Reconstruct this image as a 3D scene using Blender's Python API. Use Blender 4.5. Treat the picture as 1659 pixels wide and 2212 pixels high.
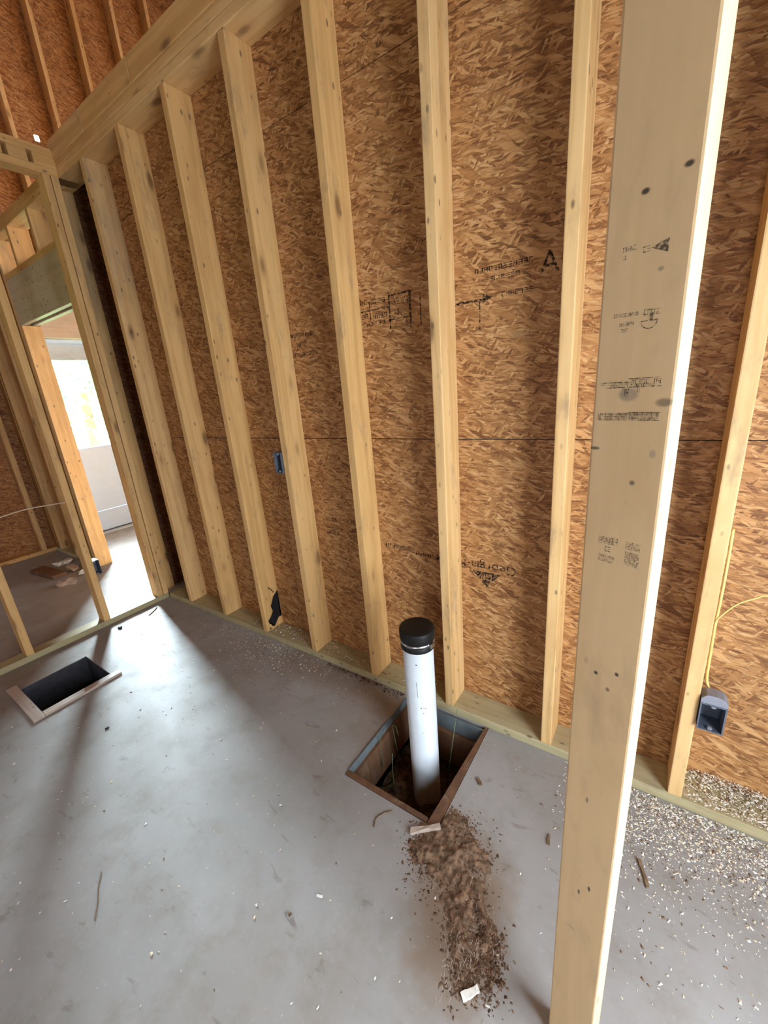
import bpy, bmesh, math, random
from mathutils import Vector, Matrix, noise

# ------------------------------------------------------------------ clear
for o in list(bpy.data.objects):
    bpy.data.objects.remove(o)
sc = bpy.context.scene
COL = sc.collection
R = math.radians
rnd = random.Random(7)

# ------------------------------------------------------------------ camera
cam = bpy.data.cameras.new('camera')
cam.sensor_fit = 'HORIZONTAL'
cam.sensor_width = 36.0
cam.lens = 36.0 * 875.7 / 1659.0
cam.clip_start = 0.02
co = bpy.data.objects.new('camera', cam)
COL.objects.link(co)
RIGHT = Vector((0.826325, 0.557591, -0.079244))
DOWN = Vector((0.104335, -0.289829, -0.951375))
FWD = Vector((-0.553445, 0.777877, -0.297669))
m = Matrix.Identity(4)
for i in range(3):
    m[i][0] = RIGHT[i]
    m[i][1] = -DOWN[i]
    m[i][2] = -FWD[i]
m.translation = Vector((3.08324, -1.43185, 1.40621))
co.matrix_world = m
sc.camera = co

# ------------------------------------------------------------------ world, exposure
wld = bpy.data.worlds.new('overcast_sky')
sc.world = wld
wld.use_nodes = True
wn = wld.node_tree.nodes
bg = wn['Background']
bg.inputs['Color'].default_value = (0.74, 0.87, 1.0, 1)
# overcast sky; bright lobe added on the glazed door's side to strengthen its light
_tc = wn.new('ShaderNodeTexCoord')
_dt = wn.new('ShaderNodeVectorMath')
_dt.operation = 'DOT_PRODUCT'
_dt.inputs[1].default_value = Vector((-.93, .26, .26)).normalized()
_mx = wn.new('ShaderNodeMath')
_mx.operation = 'MAXIMUM'
_mx.inputs[1].default_value = 0.0
_pw = wn.new('ShaderNodeMath')
_pw.operation = 'POWER'
_pw.inputs[1].default_value = 6.0
_ma = wn.new('ShaderNodeMath')
_ma.operation = 'MULTIPLY_ADD'
_ma.inputs[1].default_value = 350.0
_ma.inputs[2].default_value = 7.0
_l = wld.node_tree.links
_l.new(_tc.outputs['Generated'], _dt.inputs[0])
_l.new(_dt.outputs['Value'], _mx.inputs[0])
_l.new(_mx.outputs[0], _pw.inputs[0])
_l.new(_pw.outputs[0], _ma.inputs[0])
_l.new(_ma.outputs[0], bg.inputs['Strength'])
sc.view_settings.view_transform = 'Standard'
sc.view_settings.look = 'None'
sc.view_settings.gamma = 1.0
sc.view_settings.use_curve_mapping = False
sc.view_settings.exposure = 1.3
try:
    sc.cycles.use_denoising = True
    sc.cycles.max_bounces = 6
    sc.cycles.diffuse_bounces = 4
    sc.cycles.glossy_bounces = 2
    sc.cycles.use_adaptive_sampling = True
    sc.cycles.adaptive_threshold = 0.12
    sc.cycles.adaptive_min_samples = 16
    sc.cycles.caustics_reflective = False
    sc.cycles.caustics_refractive = False
    sc.cycles.transparent_max_bounces = 12
    sc.cycles.sample_clamp_indirect = 8.0
except Exception:
    pass


def daylight(name, loc, rot, sx, sy):
    """portal: lets the sky outside shine in through a real opening"""
    l = bpy.data.lights.new(name, 'AREA')
    l.shape = 'RECTANGLE'
    l.size = sx
    l.size_y = sy
    l.cycles.is_portal = True
    o = bpy.data.objects.new(name, l)
    o.location = loc
    o.rotation_euler = rot
    COL.objects.link(o)
    return o


# room extents
XF, XR = -2.30, 4.10          # far gable wall, right wall (inner faces of the sheathing)
YN, YG = -4.20, 5.00          # wall behind the camera, far garage wall
# windows: right wall, rear wall, far-left room, garage
WIN_RIGHT = (-1.60, -0.75, 0.05, 1.95)      # y0,y1,z0,z1 on x=XR
WIN_REAR = (3.05, 3.75, 0.9, 1.9)          # x0,x1,z0,z1 on y=YN
WIN_LEFT = (-1.9, -1.3, 1.0, 1.7)         # on y=YN, far-left room
WIN_GAR = (0.3, 2.9, 0.6, 2.4)            # on y=YG
GLASS = (0.30, 0.86, 1.0, 1.93)            # y0,y1,z0,z1 on x=XF
daylight('daylight_right', (XR + .06, sum(WIN_RIGHT[:2]) / 2, sum(WIN_RIGHT[2:]) / 2), (0, R(90), 0), WIN_RIGHT[3] - WIN_RIGHT[2], WIN_RIGHT[1] - WIN_RIGHT[0])
daylight('daylight_rear', (sum(WIN_REAR[:2]) / 2, YN - .06, sum(WIN_REAR[2:]) / 2), (R(90), 0, 0), WIN_REAR[1] - WIN_REAR[0], WIN_REAR[3] - WIN_REAR[2])
daylight('daylight_left', (sum(WIN_LEFT[:2]) / 2, YN - .06, sum(WIN_LEFT[2:]) / 2), (R(90), 0, 0), WIN_LEFT[1] - WIN_LEFT[0], WIN_LEFT[3] - WIN_LEFT[2])
daylight('daylight_garage', (sum(WIN_GAR[:2]) / 2, YG + .06, sum(WIN_GAR[2:]) / 2), (R(-90), 0, 0), WIN_GAR[1] - WIN_GAR[0], WIN_GAR[3] - WIN_GAR[2])
daylight('daylight_door', (XF - .06, sum(GLASS[:2]) / 2, sum(GLASS[2:]) / 2), (0, R(-90), 0), GLASS[3] - GLASS[2], GLASS[1] - GLASS[0])


def roof_z(y):
    return 6.45 - 0.46 * abs(y - 1.0)


# ------------------------------------------------------------------ node helpers
class NT:
    def __init__(self, name):
        self.m = bpy.data.materials.new(name)
        self.m.use_nodes = True
        self.t = self.m.node_tree
        self.b = self.t.nodes['Principled BSDF']
        self.out = self.t.nodes['Material Output']

    def n(self, typ, **kw):
        nd = self.t.nodes.new(typ)
        for k, v in kw.items():
            if k == 'inp':
                for kk, vv in v.items():
                    self.set(nd, kk, vv)
            else:
                setattr(nd, k, v)
        return nd

    def set(self, nd, key, v):
        s = nd.inputs[key]
        if isinstance(v, bpy.types.NodeSocket):
            self.t.links.new(v, s)
        else:
            s.default_value = v

    def math(self, op, a, b=0.0, c=None, clamp=False):
        nd = self.n('ShaderNodeMath', operation=op, use_clamp=clamp)
        self.set(nd, 0, a)
        self.set(nd, 1, b)
        if c is not None:
            self.set(nd, 2, c)
        return nd.outputs[0]

    def vec(self, op, a, b):
        nd = self.n('ShaderNodeVectorMath', operation=op)
        self.set(nd, 0, a)
        if op == 'SCALE':
            self.set(nd, 'Scale', b)
        else:
            self.set(nd, 1, b)
        return nd.outputs['Value'] if op in ('LENGTH', 'DOT_PRODUCT', 'DISTANCE') else nd.outputs[0]

    def mix(self, f, a, b, typ='MIX'):
        nd = self.n('ShaderNodeMix', data_type='RGBA', blend_type=typ)
        nd.clamp_factor = True
        self.set(nd, 0, f)
        for i, v in ((6, a), (7, b)):
            if isinstance(v, tuple) and len(v) == 3:
                v = (*v, 1)
            self.set(nd, i, v)
        return nd.outputs[2]

    def fmix(self, f, a, b):
        nd = self.n('ShaderNodeMix', data_type='FLOAT')
        self.set(nd, 0, f)
        self.set(nd, 2, a)
        self.set(nd, 3, b)
        return nd.outputs[0]

    def step(self, v, lo, hi):
        nd = self.n('ShaderNodeMapRange', interpolation_type='SMOOTHSTEP')
        self.set(nd, 'Value', v)
        self.set(nd, 'From Min', lo)
        self.set(nd, 'From Max', hi)
        return nd.outputs[0]

    def ramp(self, f, stops):
        nd = self.n('ShaderNodeValToRGB')
        el = nd.color_ramp.elements
        while len(el) < len(stops):
            el.new(0.5)
        for e, (p, c) in zip(el, stops):
            e.position = p
            e.color = (*c, 1)
        self.set(nd, 0, f)
        return nd.outputs[0]

    def noise(self, v, scale, detail=3.0, rough=0.55, dist=0.0):
        nd = self.n('ShaderNodeTexNoise')
        self.set(nd, 'Vector', v)
        self.set(nd, 'Scale', scale)
        self.set(nd, 'Detail', detail)
        self.set(nd, 'Roughness', rough)
        self.set(nd, 'Distortion', dist)
        return nd

    def objco(self):
        return self.n('ShaderNodeTexCoord').outputs['Object']

    def rand(self):
        return self.n('ShaderNodeObjectInfo').outputs['Random']

    def bump(self, h, strength=0.3, dist=0.004):
        nd = self.n('ShaderNodeBump')
        self.set(nd, 'Height', h)
        self.set(nd, 'Strength', strength)
        self.set(nd, 'Distance', dist)
        self.t.links.new(nd.outputs[0], self.b.inputs['Normal'])

    def done(self, col=None, rough=None, spec=None, metal=None):
        for k, v in (('Base Color', col), ('Roughness', rough), ('Specular IOR Level', spec), ('Metallic', metal)):
            if v is None:
                continue
            if isinstance(v, tuple) and len(v) == 3:
                v = (*v, 1)
            self.set(self.b, k, v)
        return self.m


def plain(name, col, rough=0.6, spec=0.4, metal=0.0, var=0.12, scale=18.0):
    t = NT(name)
    nz = t.noise(t.objco(), scale, 4)
    c = t.mix(t.step(nz.outputs[0], .3, .7), tuple(x * (1 - var) for x in col), tuple(min(1, x * (1 + var)) for x in col))
    return t.done(c, rough, spec, metal)


# ------------------------------------------------------------------ materials
def mat_osb(name='osb', tint=(1, 1, 1)):
    """oriented strand board: overlapping strands lying mostly along local X"""
    t = NT(name)
    oc = t.objco()
    sep = t.n('ShaderNodeSeparateXYZ', inp={0: oc})
    r = t.rand()
    cmb = t.n('ShaderNodeCombineXYZ', inp={0: t.math('MULTIPLY_ADD', r, 7.3, sep.outputs[0]), 1: t.math('MULTIPLY_ADD', r, 3.1, sep.outputs[2]), 2: 0.0}).outputs[0]
    wn_ = t.noise(cmb, 9.0, 2)
    warp = t.vec('SCALE', t.vec('SUBTRACT', wn_.outputs['Color'], (.5, .5, .5)), 0.022)
    base = t.vec('ADD', cmb, warp)
    val = None
    edge = None
    layers = [(12, 17, 80, 0.0, .0), (-22, 20, 95, 1.7, .50), (40, 17, 84, 4.1, .50), (-56, 22, 105, 15.9, .68), (22, 18, 100, 21.3, .55), (3, 22, 150, 31.0, .60), (28, 10, 46, 41.0, .88)]
    fib = t.noise(t.vec('MULTIPLY', base, (26, 230, 1)), 1.0, 2)
    for ang, sl, ss, off, thr in layers:
        vr = t.n('ShaderNodeVectorRotate', rotation_type='Z_AXIS')
        t.set(vr, 'Vector', t.vec('ADD', base, (off, off * 1.7, 0)))
        t.set(vr, 'Angle', R(ang))
        p = t.vec('MULTIPLY', vr.outputs[0], (sl, ss, 1))
        v = t.n('ShaderNodeTexVoronoi', voronoi_dimensions='2D', feature='F1', distance='MANHATTAN')
        t.set(v, 'Vector', p)
        t.set(v, 'Scale', 1.0)
        sc_ = t.n('ShaderNodeSeparateColor', inp={0: v.outputs['Color']})
        dd = v.outputs['Distance']
        if val is None:
            val, edge = sc_.outputs[2], dd
        else:
            mask = t.math('MULTIPLY', t.math('GREATER_THAN', sc_.outputs[0], thr), t.math('LESS_THAN', dd, .60))
            val = t.fmix(mask, val, sc_.outputs[2])
            edge = t.fmix(mask, edge, dd)
    big = t.noise(cmb, 2.3, 2)
    val = t.math('ADD', t.math('MULTIPLY_ADD', val, .66, .10), t.math('MULTIPLY', t.math('SUBTRACT', fib.outputs[0], .5), .55))
    val = t.math('ADD', val, t.math('MULTIPLY', t.math('SUBTRACT', big.outputs[0], .5), .30))
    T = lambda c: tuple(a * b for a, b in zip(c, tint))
    col = t.ramp(val, [(0.0, T((.115, .042, .013))), (.20, T((.275, .115, .036))), (.42, T((.42, .195, .066))), (.64, T((.52, .268, .100))), (.86, T((.63, .37, .165))), (1.0, T((.74, .52, .30)))])
    col = t.mix(t.math('MULTIPLY', t.step(edge, .34, .70), .42), col, T((.12, .048, .017)))
    t.bump(fib.outputs[0], .35, .003)
    return t.done(col, .60, .30)


def mat_lumber(name, tones, knot=.65, spots=None, grime=.5, streak=1.0):
    """softwood: long grain along local Z, knots, milling streaks, handling dirt"""
    t = NT(name)
    oc = t.objco()
    r = t.rand()
    off = t.n('ShaderNodeCombineXYZ', inp={0: t.math('MULTIPLY', r, 5.1), 1: t.math('MULTIPLY', r, 9.7), 2: t.math('MULTIPLY', r, 31.0)}).outputs[0]
    p = t.vec('ADD', oc, off)
    wob = t.noise(t.vec('MULTIPLY', p, (4, 4, 1.6)), 1.0, 2)
    pw = t.vec('ADD', p, t.vec('SCALE', t.vec('SUBTRACT', wob.outputs['Color'], (.5, .5, .5)), .05))
    g1 = t.noise(t.vec('MULTIPLY', pw, (34, 34, .8)), 1.0, 3)
    g2 = t.noise(t.vec('MULTIPLY', pw, (110, 110, 3.0)), 1.0, 2)
    blot = t.noise(t.vec('MULTIPLY', p, (9, 9, 3.2)), 1.0, 3)
    col = t.mix(r, tones[0], tones[1])
    col = t.mix(t.math('MULTIPLY', t.step(g1.outputs[0], .42, .64), .55 * streak), col, tones[2])
    col = t.mix(t.math('MULTIPLY', t.step(g2.outputs[0], .50, .72), .22 * streak), col, tones[2])
    col = t.mix(t.math('MULTIPLY', t.step(blot.outputs[0], .48, .72), .52), col, tones[3])
    # knots
    kp = t.vec('MULTIPLY', t.vec('ADD', p, (3.3, 1.1, .7)), (11, 11, 4.2))
    kv = t.n('ShaderNodeTexVoronoi', feature='F1')
    t.set(kv, 'Vector', kp)
    t.set(kv, 'Scale', 1.0)
    kc = t.n('ShaderNodeSeparateColor', inp={0: kv.outputs['Color']})
    on = t.math('GREATER_THAN', kc.outputs[0], knot)
    kn = t.math('MULTIPLY', t.step(kv.outputs['Distance'], .25, .08), on)
    ring = t.math('MULTIPLY', t.step(kv.outputs['Distance'], .42, .16), on)
    col = t.mix(t.math('MULTIPLY', ring, .35), col, tones[3])
    col = t.mix(t.math('MULTIPLY', kn, .72), col, (.115, .052, .020))
    # handling dirt and speckles
    sp = t.n('ShaderNodeTexVoronoi', feature='F1')
    t.set(sp, 'Vector', t.vec('MULTIPLY', p, (34, 34, 16)))
    t.set(sp, 'Scale', 1.0)
    spc = t.n('ShaderNodeSeparateColor', inp={0: sp.outputs['Color']})
    patch = t.noise(p, 1.7, 2)
    sm = t.math('MULTIPLY', t.math('MULTIPLY', t.step(sp.outputs['Distance'], .24, .10), t.math('GREATER_THAN', spc.outputs[1], .62)), t.step(patch.outputs[0], .38, .54))
    col = t.mix(t.math('MULTIPLY', sm, .75), col, (.10, .065, .040))
    dirt = t.noise(t.vec('MULTIPLY', p, (14, 14, 5)), 1.0, 4, .7)
    col = t.mix(t.math('MULTIPLY', t.step(dirt.outputs[0], .53, .76), grime), col, (.24, .17, .11))
    for s in (spots or []):
        (x, y, z, rx, ry, rz, c, k) = s
        d = t.vec('LENGTH', t.vec('DIVIDE', t.vec('SUBTRACT', oc, (x, y, z)), (rx, ry, rz)), (0, 0, 0))
        wobd = t.math('ADD', d, t.math('MULTIPLY', t.math('SUBTRACT', dirt.outputs[0], .5), 1.0))
        col = t.mix(t.math('MULTIPLY', t.step(wobd, 1.05, .45), k), col, c)
    return t.done(col, .56, .32)


PINE = [(.70, .405, .148), (.74, .465, .205), (.52, .275, .085), (.53, .285, .10)]
PALE = [(.68, .455, .235), (.70, .48, .255), (.57, .37, .175), (.57, .36, .165)]
GREEN = [(.43, .355, .19), (.47, .39, .22), (.34, .275, .14), (.33, .245, .13)]
GREY = [(.56, .44, .31), (.60, .48, .35), (.47, .36, .24), (.44, .33, .22)]
M_osb = mat_osb()
M_osb_gable = mat_osb('osb_gable', (.92, .84, .80))
M_osb_shade = mat_osb('osb_shade_tint', (.42, .37, .40))  # strand board tinted down: shade of the corner bay put into the colour
M_lum = mat_lumber('pine_lumber', PINE, knot=.58)
M_lum_stained = mat_lumber('pine_lumber_stained', PINE, spots=[
    (.055, 0, 0.95, .05, .2, .75, (.20, .17, .13), .55), (.03, -.05, 1.6, .03, .04, .5, (.22, .18, .13), .5)])
M_plate = mat_lumber('treated_plate', GREEN, knot=.9, grime=.5)
M_head = mat_lumber('header_board', GREY, knot=.9, grime=.3, streak=.7)
M_form = mat_lumber('wet_form_board', [(.15, .072, .037), (.19, .092, .048), (.10, .045, .024), (.08, .04, .024)], knot=.95, grime=.8)
M_pink = mat_lumber('duct_frame_board', [(.46, .35, .28), (.50, .39, .31), (.38, .28, .22), (.36, .26, .2)], knot=.95, grime=.6)
dk = (.045, .032, .022)
PK = .958      # post scale about the camera distance found in calibration


def pz(z):
    return 1.40621 + (z - 1.40621) * PK


POSTS = [(.0765, 0, 1.590, .0062, .03, .0042, dk, .95), (.0388, 0, 1.580, .0055, .03, .0040, dk, .95), (.0551, 0, 1.264, .004, .02, .004, dk, .7),
         (.0800, 0, 1.362, .011, .02, .006, (.20, .14, .08), .75), (.0329, 0, .964, .0045, .02, .005, dk, .95), (.0617, 0, .977, .004, .02, .0045, dk, .95),
         (.0515, 0, .944, .004, .02, .005, (.16, .11, .06), .8), (.0381, 0, .4746, .003, .02, .009, dk, .9), (.0548, 0, .504, .003, .02, .008, dk, .9),
         (.0375, 0, .706, .003, .02, .009, (.2, .14, .08), .8), (.030, 0, .36, .012, .02, .006, (.30, .24, .17), .4), (.0615, 0, 1.502, .004, .02, .003, (.2, .15, .1), .6),
         (.006, 0, 1.305, .007, .02, .0025, dk, .8), (.0405, 0, 1.372, .013, .02, .009, (.17, .14, .11), .55), (.074, 0, 1.302, .005, .02, .007, (.25, .2, .14), .5)]
POSTS = [(x * PK, y, pz(z), rx * PK, ry, rz * PK, c, k) for (x, y, z, rx, ry, rz, c, k) in POSTS]
M_post = mat_lumber('post_lumber', PALE, knot=.99, spots=POSTS, grime=.25, streak=.55)


def mat_concrete():
    t = NT('concrete')
    p = t.objco()
    a = t.noise(p, 1.6, 5, .6)
    b = t.noise(p, 7.0, 5, .65)
    c = t.noise(p, 60.0, 3)
    col = t.ramp(a.outputs[0], [(.25, (.270, .240, .216)), (.5, (.330, .302, .278)), (.75, (.385, .358, .335))])
    col = t.mix(t.math('MULTIPLY', t.step(b.outputs[0], .45, .72), .45), col, (.235, .195, .155))
    # brown dust: patches of its own shape, thicker near the floor box and along the plate
    sep = t.n('ShaderNodeSeparateXYZ', inp={0: p})
    d = t.noise(p, 3.1, 4, .7)
    for cx, cy, rx, ry, k in ((2.72, -.72, .17, .26, 1.0), (2.80, -.86, .10, .14, .8), (1.9, -.22, .75, .12, .55), (2.25, -.32, .30, .22, .55), (.25, -1.0, .35, .40, .5), (-.9, -.6, .8, .5, .55), (2.35, -1.25, .22, .30, .22), (2.55, -1.1, .10, .2, .3)):
        dd = t.vec('LENGTH', t.vec('DIVIDE', t.vec('SUBTRACT', p, (cx, cy, 0)), (rx, ry, 1)), (0, 0, 0))
        dd = t.math('ADD', dd, t.math('MULTIPLY', t.math('SUBTRACT', d.outputs[0], .5), 1.8))
        col = t.mix(t.math('MULTIPLY', t.step(dd, 1.15, .2), k), col, (.235, .165, .115))
    # scuffs
    sv = t.noise(t.vec('MULTIPLY', p, (9, 22, 1)), 1.0, 3, .6, .6)
    col = t.mix(t.math('MULTIPLY', t.step(sv.outputs[0], .62, .72), .42), col, (.14, .105, .075))
    # trowel speckle
    col = t.mix(t.math('MULTIPLY', t.step(c.outputs[0], .55, .8), .18), col, (.50, .495, .49))
    t.bump(c.outputs[0], .08, .003)
    return t.done(col, t.math('MULTIPLY_ADD', b.outputs[0], .30, .52), .30)


M_conc = mat_concrete()
M_pvc = plain('white_pvc', (.68, .71, .73), .32, .5, var=.04)
M_rubber = plain('black_rubber', (.010, .008, .007), .5, .25, var=.2)
M_steel = plain('steel_band', (.62, .62, .62), .28, .5, 1.0, var=.1)
M_box = plain('grey_blue_plastic', (.10, .112, .140), .45, .5, var=.12)
M_boxd = plain('grey_plastic_bracket', (.235, .23, .255), .5, .4, var=.1)
M_cable = plain('yellow_cable', (.78, .55, .18), .45, .4, var=.05)
M_cord = plain('pale_cord', (.62, .47, .33), .6, .3, var=.05)
M_dirt = plain('brown_soil', (.105, .058, .034), .95, .1, var=.55, scale=45)
M_dirt_dry = plain('dry_soil', (.19, .115, .070), .95, .1, var=.45, scale=60)
M_duct = plain('dark_duct', (.045, .042, .048), .5, .4, var=.2)
M_flash = plain('galvanised_strip', (.15, .175, .18), .6, .4, .2, var=.15)
M_tar = plain('black_tar', (.010, .009, .010), .6, .3, var=.2)
M_white = plain('white_door_paint', (.50, .62, .76), .4, .4, var=.02)
M_trim = plain('pale_trim', (.46, .50, .52), .5, .4, var=.04)
M_seal = plain('dark_seal', (.05, .055, .06), .6, .3)
M_grassblade = plain('grass_blade', (.16, .20, .09), .7, .2, var=.3)
M_chip = plain('pale_shaving', (.72, .60, .42), .7, .25, var=.2, scale=90)
M_chipw = plain('white_shaving', (.82, .77, .68), .6, .3, var=.12, scale=90)
M_chipd = plain('dark_shaving', (.20, .125, .07), .85, .2, var=.3, scale=90)
M_lawn = plain('lawn', (.10, .19, .05), .9, .1, var=.4, scale=6)
M_leaf = plain('leaf', (.24, .46, .30), .8, .2, var=.4, scale=9)
M_bark = plain('bark', (.20, .14, .09), .9, .1, var=.3)
M_foil = plain('foil', (.80, .80, .80), .2, .6, 1.0, var=.1)
M_roof = mat_osb('osb_roof_deck', (.62, .55, .50))


def mat_ink(name='mill_ink', col=(.035, .030, .026), cover=.62, scale=150.0):
    t = NT(name)
    nz = t.noise(t.objco(), scale, 3, .7)
    t.done(col, .8, .1)
    tr = t.n('ShaderNodeBsdfTransparent')
    mx = t.n('ShaderNodeMixShader')
    t.set(mx, 0, t.math('MULTIPLY', t.step(nz.outputs[0], .36, .58), cover))
    t.t.links.new(tr.outputs[0], mx.inputs[1])
    t.t.links.new(t.b.outputs[0], mx.inputs[2])
    t.t.links.new(mx.outputs[0], t.out.inputs[0])
    return t.m


M_ink = mat_ink(cover=.70, scale=260)
M_ink_osb = mat_ink('board_ink', (.026, .017, .012), .90, 90)
M_bare = plain('bare_strand', (.42, .20, .08), .6, .3)


def mat_glass():
    t = NT('window_glass')
    tr = t.n('ShaderNodeBsdfTransparent')
    t.set(tr, 0, (.93, .97, .96, 1))
    gl = t.n('ShaderNodeBsdfGlossy')
    t.set(gl, 'Roughness', .03)
    mx = t.n('ShaderNodeMixShader')
    t.set(mx, 0, .07)
    t.t.links.new(tr.outputs[0], mx.inputs[1])
    t.t.links.new(gl.outputs[0], mx.inputs[2])
    t.t.links.new(mx.outputs[0], t.out.inputs[0])
    return t.m


M_glass = mat_glass()

# ------------------------------------------------------------------ object helpers


def link(name, me, mat, parent=None, loc=(0, 0, 0), rot=(0, 0, 0)):
    o = bpy.data.objects.new(name, me)
    if mat is not None and not me.materials:
        me.materials.append(mat)
    COL.objects.link(o)
    o.location = loc
    o.rotation_euler = rot
    if parent is not None:
        o.parent = parent
        o.location = Vector(loc) - parent_origin(parent)
    return o


def parent_origin(p):
    v = Vector((0, 0, 0))
    while p is not None:
        v += p.location
        p = p.parent
    return v


def tag(o, label, cat, group=None):
    o['label'] = label
    o['category'] = cat
    if group:
        o['group'] = group
    return o


def struct(o, label=None):
    o['kind'] = 'structure'
    if label:
        o['label'] = label
    return o


def stuff(o):
    o['kind'] = 'stuff'
    return o


def empty(name, loc=(0, 0, 0), rz=0.0):
    o = bpy.data.objects.new(name, None)
    o.empty_display_size = .1
    o.location = loc
    o.rotation_euler = (0, 0, rz)
    COL.objects.link(o)
    return o


def mesh_from(bm, name, smooth=False):
    me = bpy.data.meshes.new(name)
    bm.normal_update()
    bm.to_mesh(me)
    bm.free()
    if smooth:
        for p in me.polygons:
            p.use_smooth = True
    return me


def bm_box(bm, x0, x1, y0, y1, z0, z1):
    vs = [bm.verts.new(v) for v in ((x0, y0, z0), (x1, y0, z0), (x1, y1, z0), (x0, y1, z0), (x0, y0, z1), (x1, y0, z1), (x1, y1, z1), (x0, y1, z1))]
    fs = []
    for f in ((0, 3, 2, 1), (4, 5, 6, 7), (0, 1, 5, 4), (1, 2, 6, 5), (2, 3, 7, 6), (3, 0, 4, 7)):
        fs.append(bm.faces.new([vs[i] for i in f]))
    return vs, fs


CACHE = {}


def box_mesh(w, d, l, bev=.0035, seg=2, key=None):
    k = (round(w, 4), round(d, 4), round(l, 4), bev, key)
    if k in CACHE:
        return CACHE[k]
    bm = bmesh.new()
    bm_box(bm, -w / 2, w / 2, -d / 2, d / 2, -l / 2, l / 2)
    if bev > 0:
        bmesh.ops.bevel(bm, geom=list(bm.edges), offset=bev, segments=seg, profile=.6, affect='EDGES')
    me = mesh_from(bm, 'board')
    CACHE[k] = me
    return me


def board(name, x0, x1, y0, y1, z0, z1, axis='z', mat=None, parent=None, bev=.0035):
    """a piece of lumber given by its world box; local Z runs along the grain"""
    dx, dy, dz = x1 - x0, y1 - y0, z1 - z0
    mat = mat or M_lum
    if axis == 'z':
        dims, rot = (dx, dy, dz), (0, 0, 0)
    elif axis == 'x':
        dims, rot = (dz, dy, dx), (0, R(90), 0)
    else:
        dims, rot = (dx, dz, dy), (R(-90), 0, 0)
    me = box_mesh(*dims, bev=bev, key=mat.name)
    return link(name, me, mat, parent, ((x0 + x1) / 2, (y0 + y1) / 2, (z0 + z1) / 2), rot)


def solid(name, x0, x1, y0, y1, z0, z1, mat, parent=None, bev=0.0):
    me = box_mesh(x1 - x0, y1 - y0, z1 - z0, bev=bev, key=mat.name)
    return link(name, me, mat, parent, ((x0 + x1) / 2, (y0 + y1) / 2, (z0 + z1) / 2))


def tube_mesh(pts, rad, sides=8, name='tube'):
    bm = bmesh.new()
    pts = [Vector(p) for p in pts]
    rings = []
    n0 = None
    for i, p in enumerate(pts):
        t = (pts[min(i + 1, len(pts) - 1)] - pts[max(i - 1, 0)]).normalized()
        a = Vector((0, 0, 1)) if abs(t.z) < .9 else Vector((1, 0, 0))
        u = t.cross(a).normalized()
        if n0 is not None and u.dot(n0) < 0:
            u = -u
        n0 = u
        v = t.cross(u)
        rr = rad(i / (len(pts) - 1)) if callable(rad) else rad
        rings.append([bm.verts.new(p + (u * math.cos(k * 2 * math.pi / sides) + v * math.sin(k * 2 * math.pi / sides)) * rr) for k in range(sides)])
    for a, b in zip(rings, rings[1:]):
        for k in range(sides):
            bm.faces.new((a[k], a[(k + 1) % sides], b[(k + 1) % sides], b[k]))
    bm.faces.new(rings[0][::-1])
    bm.faces.new(rings[-1])
    bmesh.ops.recalc_face_normals(bm, faces=bm.faces)
    return mesh_from(bm, name, True)


def lathe_mesh(prof, seg=40, name='lathe'):
    bm = bmesh.new()
    rings = []
    for r_, z in prof:
        if r_ < 1e-6:
            rings.append([bm.verts.new((0, 0, z))])
        else:
            rings.append([bm.verts.new((r_ * math.cos(2 * math.pi * k / seg), r_ * math.sin(2 * math.pi * k / seg), z)) for k in range(seg)])
    for a, b in zip(rings, rings[1:]):
        if len(a) == 1 and len(b) == 1:
            continue
        for k in range(seg):
            k2 = (k + 1) % seg
            if len(a) == 1:
                bm.faces.new((a[0], b[k2], b[k]))
            elif len(b) == 1:
                bm.faces.new((a[k], a[k2], b[0]))
            else:
                bm.faces.new((a[k], a[k2], b[k2], b[k]))
    bmesh.ops.recalc_face_normals(bm, faces=bm.faces)
    return mesh_from(bm, name, True)


# ------------------------------------------------------------------ FLOOR (slab with two real openings)
HX0, HX1, HY0, HY1 = 2.205, 2.600, -.600, -.124       # box-out round the drain pipe
DX0, DX1, DY0, DY1 = .348, .688, -1.103, -.788         # duct opening
SLAB = .12


def build_floor():
    xs = sorted([XF - .15, -1.16, DX0, DX1, 1.4, HX0, HX1, XR + .15])
    ys = sorted([YN - .15, DY0, DY1, HY0, HY1, 0.02, 2.0, YG + .15])
    bm = bmesh.new()
    V = {}

    def v(x, y, z):
        k = (round(x, 4), round(y, 4), round(z, 4))
        if k not in V:
            V[k] = bm.verts.new((x, y, z))
        return V[k]

    def hole(cx, cy):
        return (HX0 < cx < HX1 and HY0 < cy < HY1) or (DX0 < cx < DX1 and DY0 < cy < DY1)
    for i in range(len(xs) - 1):
        for j in range(len(ys) - 1):
            cx, cy = (xs[i] + xs[i + 1]) / 2, (ys[j] + ys[j + 1]) / 2
            if hole(cx, cy):
                continue
            for z, rev in ((0, False), (-SLAB, True)):
                q = [v(xs[i], ys[j], z), v(xs[i + 1], ys[j], z), v(xs[i + 1], ys[j + 1], z), v(xs[i], ys[j + 1], z)]
                bm.faces.new(q[::-1] if rev else q)
    for x0, x1, y0, y1 in ((HX0, HX1, HY0, HY1), (DX0, DX1, DY0, DY1)):
        for (a, b) in (((x0, y0), (x1, y0)), ((x1, y0), (x1, y1)), ((x1, y1), (x0, y1)), ((x0, y1), (x0, y0))):
            bm.faces.new((v(*a, 0), v(*b, 0), v(*b, -SLAB), v(*a, -SLAB)))
    return link('floor', mesh_from(bm, 'floor'), M_conc)


floor = struct(build_floor(), 'bare grey concrete floor slab with dust and scuff marks')
# earth under the slab
earth = struct(solid('ground', XF - .15, XR + .15, YN - .15, YG + .15, -.75, -.60, M_dirt), 'brown earth below the slab')

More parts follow.
